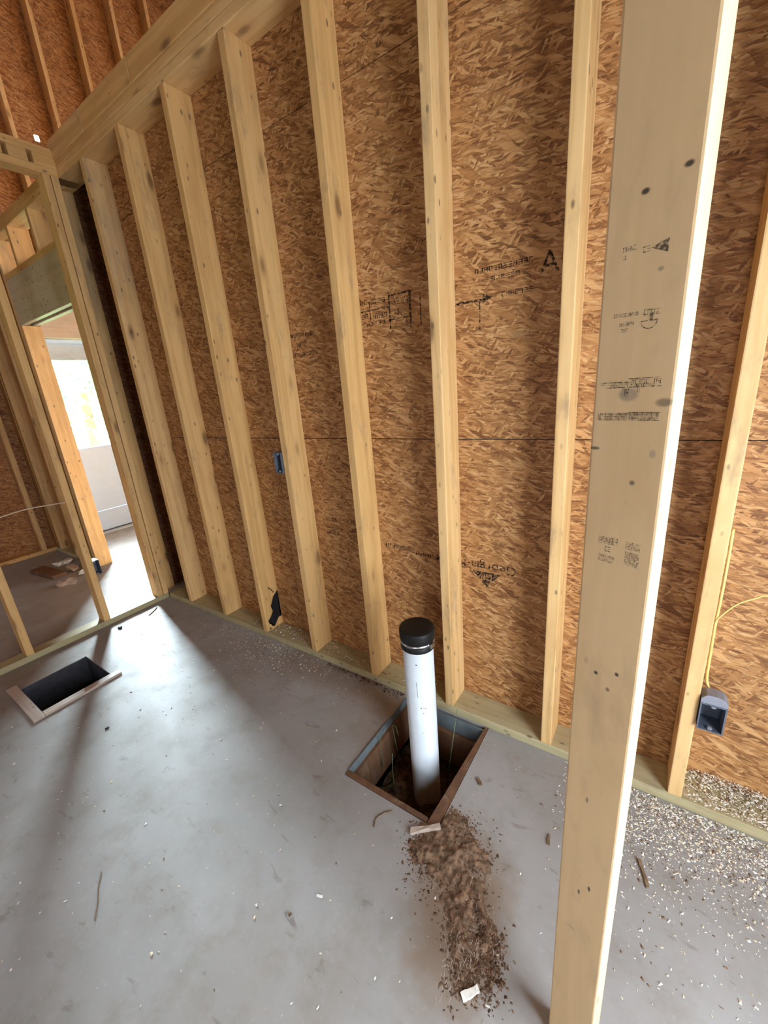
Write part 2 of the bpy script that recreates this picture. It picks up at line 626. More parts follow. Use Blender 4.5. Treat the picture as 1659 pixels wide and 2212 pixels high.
found = struct(empty('foundation'), 'concrete footing round the slab')
solid('footing', XF - .15, XF, YN - .15, YG + .15, -.60, -SLAB, M_conc, found)
solid('footing', XR, XR + .15, YN - .15, YG + .15, -.60, -SLAB, M_conc, found)
solid('footing', XF, XR, YN - .15, YN, -.60, -SLAB, M_conc, found)
solid('footing', XF, XR, YG, YG + .15, -.60, -SLAB, M_conc, found)

# ------------------------------------------------------------------ MAIN OSB WALL (wall_back)
D = .1242
S = .4064
ZT = 2.672
wall = struct(empty('wall_back'), 'framed wall of pine studs against brown strand board sheathing')
# sheathing sheets, laid horizontally with a joint at z = 1.19
for (x0, x1, z0, z1) in ((.372, 1.40, .0, 1.188), (1.402, 3.84, .0, 1.188), (3.842, XR, .0, 1.188),
                         (.372, .62, 1.191, 2.41), (.622, 3.06, 1.191, 2.41), (3.062, XR, 1.191, 2.41),
                         (.372, 1.40, 2.413, 2.84), (1.402, 3.84, 2.413, 2.84), (3.842, XR, 2.413, 2.84)):
    solid('sheathing_panel', x0, x1, .0, .0115, z0, z1, M_osb, wall)
solid('house_wrap', .372, XR, .0118, .0135, 0, 2.84, M_seal, wall)
board('bottom_plate', .1, HX0 - .02, -D, 0, 0, .038, 'x', M_plate, wall)
board('bottom_plate', HX0 - .02, XR - .01, -D, 0, 0, .038, 'x', M_plate, wall)
# deep narrow pocket added beside the first stud to darken the corner bay
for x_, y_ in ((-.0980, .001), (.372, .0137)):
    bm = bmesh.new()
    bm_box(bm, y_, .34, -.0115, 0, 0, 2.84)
    link('shade_pocket_side', mesh_from(bm, 'shade_pocket_side'), M_osb_shade, wall, (x_, 0, 0), (0, 0, R(90)))
solid('shade_pocket_back', -.098, .3835, .34, .3515, 0, 2.84, M_osb_shade, wall)
solid('shade_pocket_top', -.098, .3835, .0, .3515, 2.84, 2.8515, M_osb_shade, wall)
STUDS = {}
for k in range(1, 14):
    x1 = S * k
    if x1 > XR:
        break
    mt = M_lum_stained if k == 1 else M_lum
    STUDS[k] = board('stud', x1 - .038, x1, -D, 0, .038, ZT, 'z', mt, wall)
# corner studs where the partition meets the wall
board('stud', -.098, -.060, -D, 0, .0, ZT, 'z', M_lum_stained, wall)
# top plates (double) and the boards standing on them, with their butt joints
board('top_plate', -.06, 2.9, -D, 0, ZT, ZT + .038, 'x', M_lum, wall)
board('top_plate', 2.902, XR - .01, -D, 0, ZT, ZT + .038, 'x', M_lum, wall)
board('top_plate', .09, 3.3, -D, 0, ZT + .038, ZT + .076, 'x', M_lum, wall)
board('top_plate', 3.302, XR - .01, -D, 0, ZT + .038, ZT + .076, 'x', M_lum, wall)
for x0, x1 in ((.06, .49), (.493, .99), (.993, 2.4), (2.403, XR - .01)):
    board('rim_board', x0, x1, -D - .004, -D + .034, ZT + .076, 2.845, 'x', M_lum, wall)

# ------------------------------------------------------------------ PARTITION (wall_left), plate on the floor at x 0 .. 0.089
part = struct(empty('wall_left'), 'open stud partition with floor plate')
board('bottom_plate', 0, .089, YN, -D - .002, 0, .038, 'y', M_plate, part)
for y0 in (-.202, -.161):
    board('stud', 0, .089, y0, y0 + .0365, .038, ZT, 'z', M_lum, part)
for y0 in (-.568, -.990, -1.396, -1.80, -2.21, -2.62, -3.02, -3.43, -3.84):
    board('stud', 0, .089, y0, y0 + .038, .038, ZT, 'z', M_lum, part)
board('top_plate', 0, .089, YN, -.004, ZT, ZT + .038, 'y', M_lum, part)
board('top_plate', 0, .089, YN, -.060, ZT + .094, ZT + .132, 'y', M_lum, part)
ycur = -.060
for ln in (.165, .085, .30, .34, .36, .4, .4, .4, .4, .4):
    board('blocking', 0, .089, ycur - ln, ycur, ZT + .038, ZT + .094, 'y', M_lum, part)
    ycur -= ln + .024

# ------------------------------------------------------------------ DOORWAY WALL, in line with the OSB wall, x < 0
dw = struct(empty('wall_doorway'), 'framed doorway with header and cripple studs')
board('trimmer_stud', -.136, -.099, -D, 0, 0, 2.075, 'z', M_lum, dw)
board('trimmer_stud', -1.198, -1.160, -D, 0, 0, 2.075, 'z', M_lum, dw)
board('king_stud', -1.237, -1.199, -D, 0, 0, ZT, 'z', M_lum, dw)
board('header', -1.198, -.099, -D, -D + .038, 2.077, 2.390, 'x', M_head, dw)
board('header', -1.198, -.099, -.050, -.012, 2.077, 2.390, 'x', M_head, dw)
board('header_plate', -1.198, -.099, -D, 0, 2.390, 2.428, 'x', M_lum, dw)
for x in (-.49, -.90):
    board('cripple_stud', x, x + .038, -D, 0, 2.428, ZT, 'z', M_lum, dw)
board('top_plate', XF + .10, -.062, -D, 0, ZT, ZT + .038, 'x', M_lum, dw)
board('top_plate', XF + .10, -.004, -D, 0, ZT + .038, ZT + .076, 'x', M_lum, dw)
for x in (-1.64, -2.05):
    board('stud', x, x + .038, -D, 0, .038, ZT, 'z', M_lum, dw)
board('bottom_plate', XF + .14, -1.237, -D, 0, 0, .038, 'x', M_plate, dw)
solid('sheathing_panel', XF + .005, -1.199, .0, .0115, 0, 2.67, M_osb_gable, dw)

# ------------------------------------------------------------------ FAR GABLE WALL (wall_far) with the half-glazed white door
far = struct(empty('wall_far'), 'tall gable wall of strand board and studs')


def gable_panel(y0, y1, z0, z1, hole=None):
    """sheathing sheet in the x = XF plane, top cut to the roof slope; local X runs along the sheet"""
    zt0, zt1 = min(z1, roof_z(y0)), min(z1, roof_z(y1))
    if max(zt0, zt1) <= z0 + .02:
        return
    zt0, zt1 = max(zt0, z0 + .01), max(zt1, z0 + .01)
    bm = bmesh.new()
    w = y1 - y0
    f = [(0, 0), (w, 0), (w, zt1 - z0), (0, zt0 - z0)]
    a = [bm.verts.new((x, 0, z)) for x, z in f]
    b = [bm.verts.new((x, .0115, z)) for x, z in f]
    bm.faces.new(a)
    bm.faces.new(b[::-1])
    for i in range(4):
        bm.faces.new((a[i], b[i], b[(i + 1) % 4], a[(i + 1) % 4]))
    bmesh.ops.recalc_face_normals(bm, faces=bm.faces)
    link('sheathing_panel', mesh_from(bm, 'panel'), M_osb_gable, far, (XF, y0, z0), (0, 0, R(90)))


DOOR_Y0, DOOR_Y1 = .18, .98
for (z0, z1) in ((0, 2.13), (2.13, 3.95), (3.95, 4.00), (4.00, 5.3), (5.3, 6.5)):
    if z0 == 0:
        cuts = [(YN, -2.6), (-2.6, -1.4), (-1.4, DOOR_Y0), (DOOR_Y1, 2.6), (2.6, 3.8), (3.8, YG)]
    elif z0 == 3.95:
        cuts = [(YN, -1.4), (-1.4, .80), (.84, 2.6), (2.6, YG)]
    else:
        cuts = [(YN, -2.6), (-2.6, -1.4), (-1.4, -.2), (-.2, 1.0), (1.0, 2.2), (2.2, 3.4), (3.4, YG)]
    for y0, y1 in cuts:
        gable_panel(y0, y1, z0, z1)
# gable studs
yk = .985
ys_ = []
for i in range(-12, 10):
    y = yk + S * i
    if y > YG - .1 or y < YN + .05:
        continue
    zt = min(roof_z(y), roof_z(y + .038)) - .01
    zb = .038
    if DOOR_Y0 - .03 < y < DOOR_Y1:
        zb = 2.47
    board('stud', XF, XF + .115, y, y + .038, zb, zt, 'z', M_lum, far)
board('stud', XF, XF + .115, -.100, -.062, .038, ZT, 'z', M_lum, far)
board('bottom_plate', XF, XF + .115, YN, DOOR_Y0 - .02, 0, .038, 'y', M_chip and M_lum, far)
board('bottom_plate', XF, XF + .115, DOOR_Y1 + .02, YG, 0, .038, 'y', M_lum, far)
board('header', XF + .002, XF + .115, DOOR_Y0 - .02, DOOR_Y1 + .02, 2.134, 2.47, 'y', M_head, far)

door = struct(empty('door_1', (XF, DOOR_Y0, 0)), 'white exterior door with a tall glass pane above a plain panel')
solid('door_jamb', XF - .09, XF + .05, DOOR_Y0, DOOR_Y0 + .035, 0, 2.13, M_trim, door)
solid('door_jamb', XF - .09, XF + .05, DOOR_Y1 - .035, DOOR_Y1, 0, 2.13, M_trim, door)
solid('head_jamb', XF - .09, XF + .05, DOOR_Y0 + .035, DOOR_Y1 - .035, 2.095, 2.13, M_white, door)
solid('threshold', XF - .09, XF + .06, DOOR_Y0 + .035, DOOR_Y1 - .035, 0, .018, M_trim, door)
solid('bottom_seal', XF - .03, XF + .004, DOOR_Y0 + .037, DOOR_Y1 - .037, .018, .030, M_seal, door)
solid('lower_panel', XF - .04, XF, DOOR_Y0 + .037, DOOR_Y1 - .037, .030, .262, M_white, door, .002)
solid('lower_panel', XF - .04, XF, DOOR_Y0 + .037, DOOR_Y1 - .037, .265, GLASS[2], M_white, door, .002)
solid('top_rail', XF - .04, XF, DOOR_Y0 + .037, DOOR_Y1 - .037, GLASS[3], 2.093, M_trim, door, .002)
solid('stile', XF - .04, XF, DOOR_Y0 + .037, GLASS[0], GLASS[2], GLASS[3], M_white, door)
solid('stile', XF - .04, XF, GLASS[1], DOOR_Y1 - .037, GLASS[2], GLASS[3], M_white, door)
solid('pane', XF - .024, XF - .018, GLASS[0], GLASS[1], GLASS[2], GLASS[3], M_glass, door)

# ------------------------------------------------------------------ the rest of the shell: right, rear and garage walls, roof deck


def holed_wall(name, axis, c, a0, a1, ztop, wins, label):
    """sheathing wall in plane x=c or y=c, made of full-height strips with window openings"""
    w = struct(empty(name), label)
    cuts = sorted({a0, a1, *[q for win in wins for q in win[:2]]})
    th = .02 if c > 0 else -.02
    for p, q in zip(cuts, cuts[1:]):
        win = [z for z in wins if z[0] <= p and z[1] >= q]
        spans = [(0, ztop)] if not win else [(0, win[0][2]), (win[0][3], ztop)]
        for z0, z1 in spans:
            if z1 - z0 < .02:
                continue
            lo, hi = min(c, c + th), max(c, c + th)
            if axis == 'x':
                bm = bmesh.new()
                bm_box(bm, p, q, -hi, -lo, z0, z1)
                zc = max(z0, 0)
                o = link('sheathing_panel', mesh_from(bm, 'panel'), M_osb, w, (0, 0, 0), (0, 0, R(90)))
            else:
                solid('sheathing_panel', p, q, lo, hi, z0, z1, M_osb, w)
    return w


holed_wall('wall_right', 'x', XR, YN, YG, 3.45, [WIN_RIGHT], 'sheathed wall right of the camera with a wide window opening')
holed_wall('wall_rear', 'y', YN, XF, XR, roof_z(YN) - .01, [WIN_REAR, WIN_LEFT], 'sheathed wall behind the camera with window openings')
holed_wall('wall_garage', 'y', YG, XF, XR, roof_z(YG) - .01, [WIN_GAR], 'sheathed wall beyond the doorway')
# gable on the right end above 3.45
bm = bmesh.new()
pr = [(YN, 3.45), (YG, 3.45), (YG, roof_z(YG)), (1.0, roof_z(1.0)), (YN, roof_z(YN))]
a = [bm.verts.new((XR, y, z)) for y, z in pr]
b = [bm.verts.new((XR + .02, y, z)) for y, z in pr]
bm.faces.new(a)
bm.faces.new(b[::-1])
for i in range(5):
    bm.faces.new((a[i], b[i], b[(i + 1) % 5], a[(i + 1) % 5]))
bmesh.ops.recalc_face_normals(bm, faces=bm.faces)
struct(link('wall_right_gable', mesh_from(bm, 'gable'), M_osb), 'upper gable end right of the camera')
# roof deck: two slopes
roof = struct(empty('ceiling'), 'underside of the pitched roof deck')
for (ya, yb) in ((YN - .2, 1.0), (1.0, YG + .2)):
    bm = bmesh.new()
    f = [(XF - .2, ya, roof_z(ya)), (XR + .2, ya, roof_z(ya)), (XR + .2, yb, roof_z(yb)), (XF - .2, yb, roof_z(yb))]
    a = [bm.verts.new(v) for v in f]
    b = [bm.verts.new((x, y, z + .015)) for x, y, z in f]
    bm.faces.new(a)
    bm.faces.new(b[::-1])
    for i in range(4):
        bm.faces.new((a[i], b[i], b[(i + 1) % 4], a[(i + 1) % 4]))
    bmesh.ops.recalc_face_normals(bm, faces=bm.faces)
    link('roof_deck', mesh_from(bm, 'deck'), M_roof, roof)

# ------------------------------------------------------------------ outdoors, seen through the door pane
struct(solid('lawn', -40, XF - .4, -25, 30, -.9, -.45, M_lawn), 'bright lawn outside')


def tree(x, y, h, r_, label):
    e = empty('tree', (x, y, -.45))
    tag(e, label, 'tree', 'trees outside the glass door')
    link('trunk', tube_mesh([(x, y, -.45), (x + .1, y, h * .3), (x, y + .1, h * .6)], lambda t_: .16 - .08 * t_), M_bark, e, (0, 0, 0))
    bm = bmesh.new()
    for i in range(420):
        d = Vector((rnd.gauss(0, 1), rnd.gauss(0, 1), rnd.gauss(0, 1))).normalized() * (rnd.random() ** .4)
        c = Vector((x + d.x * r_, y + d.y * r_, h * .62 + d.z * r_ * .9))
        u = Vector((rnd.gauss(0, 1), rnd.gauss(0, 1), rnd.gauss(0, 1))).normalized()
        v = u.orthogonal().normalized()
        s = .16 + rnd.random() * .14
        w_ = u.cross(v) * s * .25
        q = [c + u * s, c + v * s * .5 + w_, c - u * s, c - v * s * .5 + w_]
        bm.faces.new([bm.verts.new(p_) for p_ in q])
    link('foliage', mesh_from(bm, 'foliage'), M_leaf, e, (0, 0, 0))
    return e


tree(-9.5, 3.2, 3.4, 1.6, 'leafy green tree seen through the upper door pane')
tree(-12, 5.2, 2.6, 1.5, 'low green tree behind, at the right of the door pane')

# ------------------------------------------------------------------ POST close to the camera
TH = R(-17.0)
bm = bmesh.new()
bm_box(bm, 0, .0885 * PK, 0, .038, 0, 2.70)
bmesh.ops.bevel(bm, geom=list(bm.edges), offset=.003, segments=2, profile=.6, affect='EDGES')
post = link('timber_post', mesh_from(bm, 'post'), M_post, None, (3.08324 + (3.0021 - 3.08324) * PK, -1.43185 + (-.8327 + 1.43185) * PK, 0), (0, 0, TH))
tag(post, 'tall pale timber post with black mill stamps standing in the foreground', 'post')


def face_part(name, bm, mat, label=None):
    o = bpy.data.objects.new(name, mesh_from(bm, name))
    for v in o.data.vertices:
        v.co.x *= PK
        v.co.z = pz(v.co.z)
    o.data.materials.append(mat)
    COL.objects.link(o)
    o.parent = post
    if label:
        o['label'] = label
    return o


def bar(bm, u0, u1, z0, z1, skew=0.0, y=-.0004):
    vs = [bm.verts.new(v) for v in ((u0, y, z0), (u1, y, z0 + skew), (u1, y, z1 + skew), (u0, y, z1))]
    bm.faces.new(vs)


def glyph_row(bm, u0, u1, z0, z1, n, skew=0.0, fill=.62):
    """a line of stamped, smeared characters: stems and crossbars"""
    w = (u1 - u0) / n
    t_ = (z1 - z0) * .17
    for i in range(n):
        if rnd.random() > fill + .3:
            continue
        a = u0 + i * w
        b = a + w * .78
        sk = skew * (i / max(1, n - 1))
        k = rnd.randrange(5)
        st = w * .22
        if k in (0, 1, 3):
            bar(bm, a, a + st, z0 + sk, z1 + sk)
        if k in (0, 2, 3):
            bar(bm, b - st, b, z0 + sk, z1 + sk)
        if k in (0, 2, 4, 1):
            bar(bm, a, b, z1 - t_ + sk, z1 + sk)
        if k in (1, 2, 4):
            bar(bm, a, b, z0 + sk, z0 + t_ + sk)
        if k in (3, 4, 2):
            bar(bm, a, b, (z0 + z1) / 2 - t_ / 2 + sk, (z0 + z1) / 2 + t_ / 2 + sk)


# stamp 1: small figures and a wedge mark
bm = bmesh.new()
glyph_row(bm, .021, .036, 1.5270, 1.5320, 3)
glyph_row(bm, .022, .030, 1.5195, 1.5235, 2)
glyph_row(bm, .042, .050, 1.5215, 1.5275, 2)
vs = [bm.verts.new(v) for v in ((.050, -.0004, 1.5245), (.0665, -.0004, 1.5165), (.0668, -.0004, 1.5300))]
bm.faces.new(vs)
face_part('mill_stamp', bm, M_ink, 'faded black figures and wedge mark')
# stamp 2: line of figures, half circle mark
bm = bmesh.new()
glyph_row(bm, .0169, .0440, 1.4600, 1.4640, 9, -.001)
glyph_row(bm, .0490, .0665, 1.4580, 1.4640, 5, -.001)
glyph_row(bm, .0240, .0400, 1.4495, 1.4535, 5)
glyph_row(bm, .0260, .0350, 1.4430, 1.4465, 3)
bar(bm, .0555, .0590, 1.4520, 1.4600)
bar(bm, .0468, .0645, 1.4512, 1.4524)
for i in range(14):
    a0, a1 = math.pi + math.pi * i / 14, math.pi + math.pi * (i + 1) / 14
    ro, ri = .0085, .0074
    q = [(.0556 + ro * math.cos(a0), -.0004, 1.4515 + ro * math.sin(a0)), (.0556 + ro * math.cos(a1), -.0004, 1.4515 + ro * math.sin(a1)),
         (.0556 + ri * math.cos(a1), -.0004, 1.4515 + ri * math.sin(a1)), (.0556 + ri * math.cos(a0), -.0004, 1.4515 + ri * math.sin(a0))]
    bm.faces.new([bm.verts.new(v) for v in q])
face_part('mill_stamp', bm, M_ink, 'faded black figures with a half-circle mark')
# stamp 3: two rules with smeared figures
bm = bmesh.new()
bar(bm, .0077, .0430, 1.3860, 1.3872)
bar(bm, .0400, .0756, 1.3898, 1.3908)
glyph_row(bm, .0077, .0430, 1.3835, 1.3862, 12)
glyph_row(bm, .0430, .0750, 1.3835, 1.3890, 8)
bar(bm, .0150, .0757, 1.3800, 1.3811)
glyph_row(bm, .0200, .0730, 1.3812, 1.3838, 14)
glyph_row(bm, .0340, .0420, 1.3690, 1.3790, 2)
glyph_row(bm, .0500, .0580, 1.3740, 1.3810, 2)
face_part('mill_stamp', bm, M_ink, 'smeared black lettering between two printed rules')
# stamp 4: dense boxed line
bm = bmesh.new()
bar(bm, .0070, .0425, 1.3492, 1.3500)
bar(bm, .0070, .0770, 1.3412, 1.3421)
bar(bm, .0425, .0775, 1.3505, 1.3514)
for k in range(2):
    glyph_row(bm, .0075, .0425, 1.3424, 1.3490, 14, 0, .8)
    glyph_row(bm, .0430, .0765, 1.3422, 1.3460, 10, 0, .8)
    glyph_row(bm, .0430, .0765, 1.3465, 1.3505, 10, 0, .8)
face_part('mill_stamp', bm, M_ink, 'dense black boxed line of stamped lettering')
# stamp 5: two columns of figures
bm = bmesh.new()
for z in (1.1790, 1.1745):
    glyph_row(bm, .0208, .0460, z, z + .0055, 8, .001, .8)
glyph_row(bm, .0300, .0380, 1.1640, 1.1715, 2, 0, .8)
for z in (1.1550, 1.1490):
    glyph_row(bm, .0228, .0435, z, z + .0042, 8, -.001, .7)
for z in (1.1800, 1.1745, 1.1660, 1.1615, 1.1560, 1.1520):
    glyph_row(bm, .0560, .0735, z, z + .0048, 6, -.001, .8)
face_part('mill_stamp', bm, M_ink, 'two columns of black stamped figures')

# ------------------------------------------------------------------ printing on the strand board (part of wall_back)


def ink_text(txt, x, z, size, rot=0.0, name='board_print', align='LEFT', y=-.0006):
    cu = bpy.data.curves.new(name, 'FONT')
    cu.body = txt
    cu.size = size
    cu.align_x = align
    cu.resolution_u = 2
    ob = bpy.data.objects.new(name, cu)
    COL.objects.link(ob)
    dg = bpy.context.evaluated_depsgraph_get()
    me = bpy.data.meshes.new_from_object(ob.evaluated_get(dg))
    bpy.data.objects.remove(ob)
    bpy.data.curves.remove(cu)
    me.materials.clear()
    o = link(name, me, M_ink_osb, wall, (x, y, z), (R(90), rot, 0))
    return o


ink_text('Georgia-Pacific', 2.667, .697, .058, R(180))
bm = bmesh.new()      # downward triangle with the letters left clear
T0, T1, T2 = (2.488, .652), (2.600, .652), (2.544, .590)


def tri(bm, a, b, c):
    bm.faces.new([bm.verts.new((p[0], -.0006, p[1])) for p in (a, b, c)])


def quad(bm, p):
    bm.faces.new([bm.verts.new((u, -.0006, v)) for u, v in p])


tri(bm, (2.486, .655), (2.602, .655), (2.544, .588))
link('board_print', mesh_from(bm, 'logo'), M_ink_osb, wall)
o = ink_text('GP', 2.571, .647, .040, R(180), y=-.0012)
o.data.materials.clear()
o.data.materials.append(M_bare)
# span rating panel
bm = bmesh.new()
for (x0, x1, z0, z1) in ((2.165, 2.172, 1.61, 1.735), (2.255, 2.264, 1.60, 1.725), (2.165, 2.264, 1.722, 1.728), (2.01, 2.165, 1.685, 1.690), (2.075, 2.080, 1.655, 1.72),
                         (2.16, 2.26, 1.640, 1.644), (2.30, 2.304, 1.60, 1.715)):
    quad(bm, [(x0, z0), (x1, z0), (x1, z1), (x0, z1)])
link('board_print', mesh_from(bm, 'rating_box'), M_ink_osb, wall)
ink_text('32', 2.183, 1.690, .034)
ink_text('2/4', 2.215, 1.690, .030)
ink_text('32', 2.183, 1.655, .030)
ink_text('2', 2.185, 1.612, .030)
ink_text('2', 2.235, 1.607, .034)


def smear(rows):
    """faint stamped lines on the board, too worn to read"""
    bm_ = bmesh.new()
    for x0, x1, z0, h, n_ in rows:
        glyph_row(bm_, x0, x1, z0, z0 + h, n_, 0, .7)
    link('board_print', mesh_from(bm_, 'worn_print'), M_ink_osb, wall)


smear([(1.98, 2.07, 1.712, .016, 5), (2.085, 2.155, 1.708, .016, 4), (1.985, 2.07, 1.66, .018, 5), (2.09, 2.16, 1.655, .018, 4), (2.00, 2.15, 1.632, .014, 8),
       (1.60, 1.76, 1.64, .018, 9), (1.66, 1.72, 1.60, .020, 3), (1.60, 1.78, 1.56, .016, 11)])
# arrow
bm = bmesh.new()
quad(bm, [(2.45, 1.647), (2.545, 1.647), (2.545, 1.654), (2.45, 1.654)])
tri(bm, (2.440, 1.650), (2.468, 1.640), (2.468, 1.661))
tri(bm, (2.572, 1.655), (2.535, 1.638), (2.538, 1.668))
quad(bm, [(2.524, 1.56), (2.528, 1.56), (2.528, 1.645), (2.524, 1.645)])
link('board_print', mesh_from(bm, 'arrow'), M_ink_osb, wall)
smear([(2.60, 2.70, 1.648, .014, 7), (2.51, 2.70, 1.728, .015, 12), (2.55, 2.66, 1.700, .013, 7)])
ink_text('AP', 2.716, 1.688, .088)
# rating text lower left of the logo
smear([(1.70, 1.78, .775, .020, 4), (1.84, 1.93, .770, .022, 4), (1.71, 1.79, .738, .018, 5), (1.84, 1.93, .730, .022, 4), (1.70, 1.79, .705, .016, 5), (1.85, 1.94, .695, .020, 5),
       (2.05, 2.20, .690, .018, 7), (2.22, 2.36, .672, .018, 6)])

# black tar smudge at the foot of the third stud (its right face is x = 3 S)
bm = bmesh.new()
xs3 = 3 * S + .0006
outl = [(-.004, .268), (-.018, .258), (-.044, .240), (-.062, .205), (-.072, .190), (-.064, .150), (-.088, .120), (-.108, .106), (-.104, .086), (-.088, .082), (-.086, .058), (-.066, .050), (-.046, .072), (-.026, .092), (-.004, .088), (-.014, .112), (-.005, .150), (-.010, .190)]
bm.faces.new([bm.verts.new((xs3, y, z)) for y, z in outl])
bmesh.ops.triangulate(bm, faces=bm.faces)
for (y, z, s_) in ((-.045, .285, .006), (-.055, .298, .005), (-.038, .270, .005), (-.064, .308, .005), (-.100, .050, .006)):
    bm.faces.new([bm.verts.new((xs3, y + s_ * math.cos(a_) * 1.4, z + s_ * math.sin(a_))) for a_ in (0.2, 1.5, 2.6, 3.9, 5.1)])
tar = link('tar_smudge', mesh_from(bm, 'tar'), M_tar, wall)
tar['label'] = 'black tar smudge near the stud foot'

# ------------------------------------------------------------------ DRAIN PIPE in its box-out
PX, PY = 2.403, -.330
pipe = empty('drain_pipe', (PX, PY, -.40))
tag(pipe, 'upright white plastic drain pipe with a black rubber cap in the floor pit', 'pipe')
link('pipe', lathe_mesh([(.0572, -.40), (.0572, .512), (.052, .512), (.052, -.40)], 48), M_pvc, pipe, (PX, PY, 0))
cap = link('rubber_cap', lathe_mesh([(.0575, .478), (.0628, .478), (.0640, .482), (.0640, .496), (.0622, .498), (.0622, .512), (.0645, .514), (.0660, .520), (.0660, .548), (.0645, .5535), (.0600, .556), (.035, .5545), (.012, .556), (0, .5565)], 56), M_rubber, pipe, (PX, PY, 0))
band = link('hose_clamp', lathe_mesh([(.0623, .499), (.0640, .499), (.0640, .511), (.0623, .511)], 56), M_steel, pipe, (PX, PY, 0))
bm = bmesh.new()
bm_box(bm, .060, .074, -.010, .012, .496, .513)
bmesh.ops.bevel(bm, geom=list(bm.edges), offset=.002, segments=1, affect='EDGES')
link('screw_housing', mesh_from(bm, 'screw_housing'), M_steel, band, (PX, PY, 0), (0, 0, R(-12)))
bm = bmesh.new()     # pencil tick and dirt specks on the pipe
for (ang, z0, z1, w_) in ((-72, .325, .352, .0012), (-71, .300, .325, .0010), (-70, .285, .300, .0010), (-60, .235, .239, .004), (-50, .236, .239, .003), (-43, .233, .237, .004), (-68, .428, .432, .005), (-52, .210, .213, .003), (-60, .117, .121, .003)):
    a0 = R(ang)
    dt = w_ / .0576
    q = []
    for aa, zz in ((a0 - dt / 2, z0), (a0 + dt / 2, z0), (a0 + dt / 2 - .02, z1), (a0 - dt / 2 - .02, z1)):
        q.append(bm.verts.new((.0576 * math.cos(aa), .0576 * math.sin(aa), zz)))
    bm.faces.new(q)
stuff(link('pipe_mark', mesh_from(bm, 'marks'), M_tar, pipe, (PX, PY, 0)))

# form boards of the pit (part of the floor)


def slab_board(name, pts, z0, z1, mat, parent):
    """board given by its plan quadrilateral"""
    bm = bmesh.new()
    a = [bm.verts.new((x, y, z0)) for x, y in pts]
    b = [bm.verts.new((x, y, z1)) for x, y in pts]
    bm.faces.new(a[::-1])
    bm.faces.new(b)
    for i in range(len(pts)):
        j = (i + 1) % len(pts)
        bm.faces.new((a[i], a[j], b[j], b[i]))
    bmesh.ops.recalc_face_normals(bm, faces=bm.faces)
    return link(name, mesh_from(bm, name), mat, parent)


pit = empty('floor_pit', (2.4, -.36, -.3))
tag(pit, 'square pit in the slab lined with wet brown form boards around the pipe', 'pit')
slab_board('form_board', [(2.560, -.598), (2.598, -.598), (2.598, -.130), (2.585, -.130)], -.24, .002, M_form, pit)
slab_board('form_board', [(2.207, -.598), (2.558, -.598), (2.556, -.581), (2.207, -.578)], -.20, .003, M_form, pit)
slab_board('form_board', [(2.207, -.576), (2.225, -.576), (2.225, -.150), (2.207, -.150)], -.20, -.030, M_form, pit)
slab_board('form_board', [(2.227, -.170), (2.583, -.170), (2.583, -.150), (2.227, -.150)], -.24, -.075, M_form, pit)
slab_board('flashing_strip', [(2.206, -.576), (2.211, -.576), (2.211, -.150), (2.206, -.150)], -.030, .006, M_flash, pit)
slab_board('flashing_strip', [(2.227, -.146), (2.583, -.146), (2.583, -.140), (2.227, -.140)], -.10, -.002, M_flash, pit)
# soil in the bottom of the pit
bm = bmesh.new()
N = 18
vv = []
for i in range(N + 1):
    for j in range(N + 1):
        x = HX0 + (HX1 - HX0) * i / N
        y = HY0 + (HY1 - HY0) * j / N
        vv.append(bm.verts.new((x, y, -.27 + .05 * noise.noise((x * 9, y * 9, 0)) + .02 * noise.noise((x * 40, y * 40, 1)))))
for i in range(N):
    for j in range(N):
        bm.faces.new((vv[i * (N + 1) + j], vv[(i + 1) * (N + 1) + j], vv[(i + 1) * (N + 1) + j + 1], vv[i * (N + 1) + j + 1]))
stuff(link('pit_soil', mesh_from(bm, 'pit_soil'), M_dirt, pit))

# grass blades growing in the pit
GR = 'grass blades in the floor pit'
for (pts, lab) in (
        ([(2.255, -.30, -.22), (2.25, -.32, -.06), (2.262, -.345, .045), (2.285, -.355, .055), (2.30, -.360, .02)], 'thin green grass blade bending over left of the pipe'),
        ([(2.30, -.42, -.24), (2.305, -.43, -.10), (2.313, -.43, .0)], 'short green grass blade upright in the pit left of the pipe'),
        ([(2.47, -.28, -.24), (2.482, -.24, -.06), (2.492, -.215, .07), (2.495, -.205, .12)], 'long thin grass blade rising right of the pipe'),
        ([(2.23, -.40, -.15), (2.222, -.39, -.02), (2.235, -.37, .035), (2.225, -.42, .02)], 'curled grass blade at the left rim of the pit')):
    o = link('grass_blade', tube_mesh(pts, lambda t_: .0024 * (1 - .7 * t_), 5), M_grassblade)
    tag(o, lab, 'grass', GR)

# ------------------------------------------------------------------ DUCT OPENING with its raised frame
duct = empty('duct_opening', (.52, -.95, -.3))
tag(duct, 'dark rectangular duct opening in the floor framed by pale boards', 'duct')
board('frame_board', .304, .733, -1.150, -1.104, -.03, .012, 'x', M_pink, duct, .002)
board('frame_board', .690, .733, -1.103, -.752, -.03, .012, 'y', M_pink, duct, .002)
for (x0, x1, y0, y1) in ((DX0, DX0 + .004, DY0, DY1), (DX1 - .004, DX1, DY0, DY1), (DX0, DX1, DY0, DY0 + .004), (DX0, DX1, DY1 - .004, DY1)):
    solid('duct_wall', x0, x1, y0, y1, -.50, -.004, M_duct, duct)
solid('duct_floor', DX0, DX1, DY0, DY1, -.505, -.50, M_duct, duct)

# ------------------------------------------------------------------ ELECTRICAL BOXES


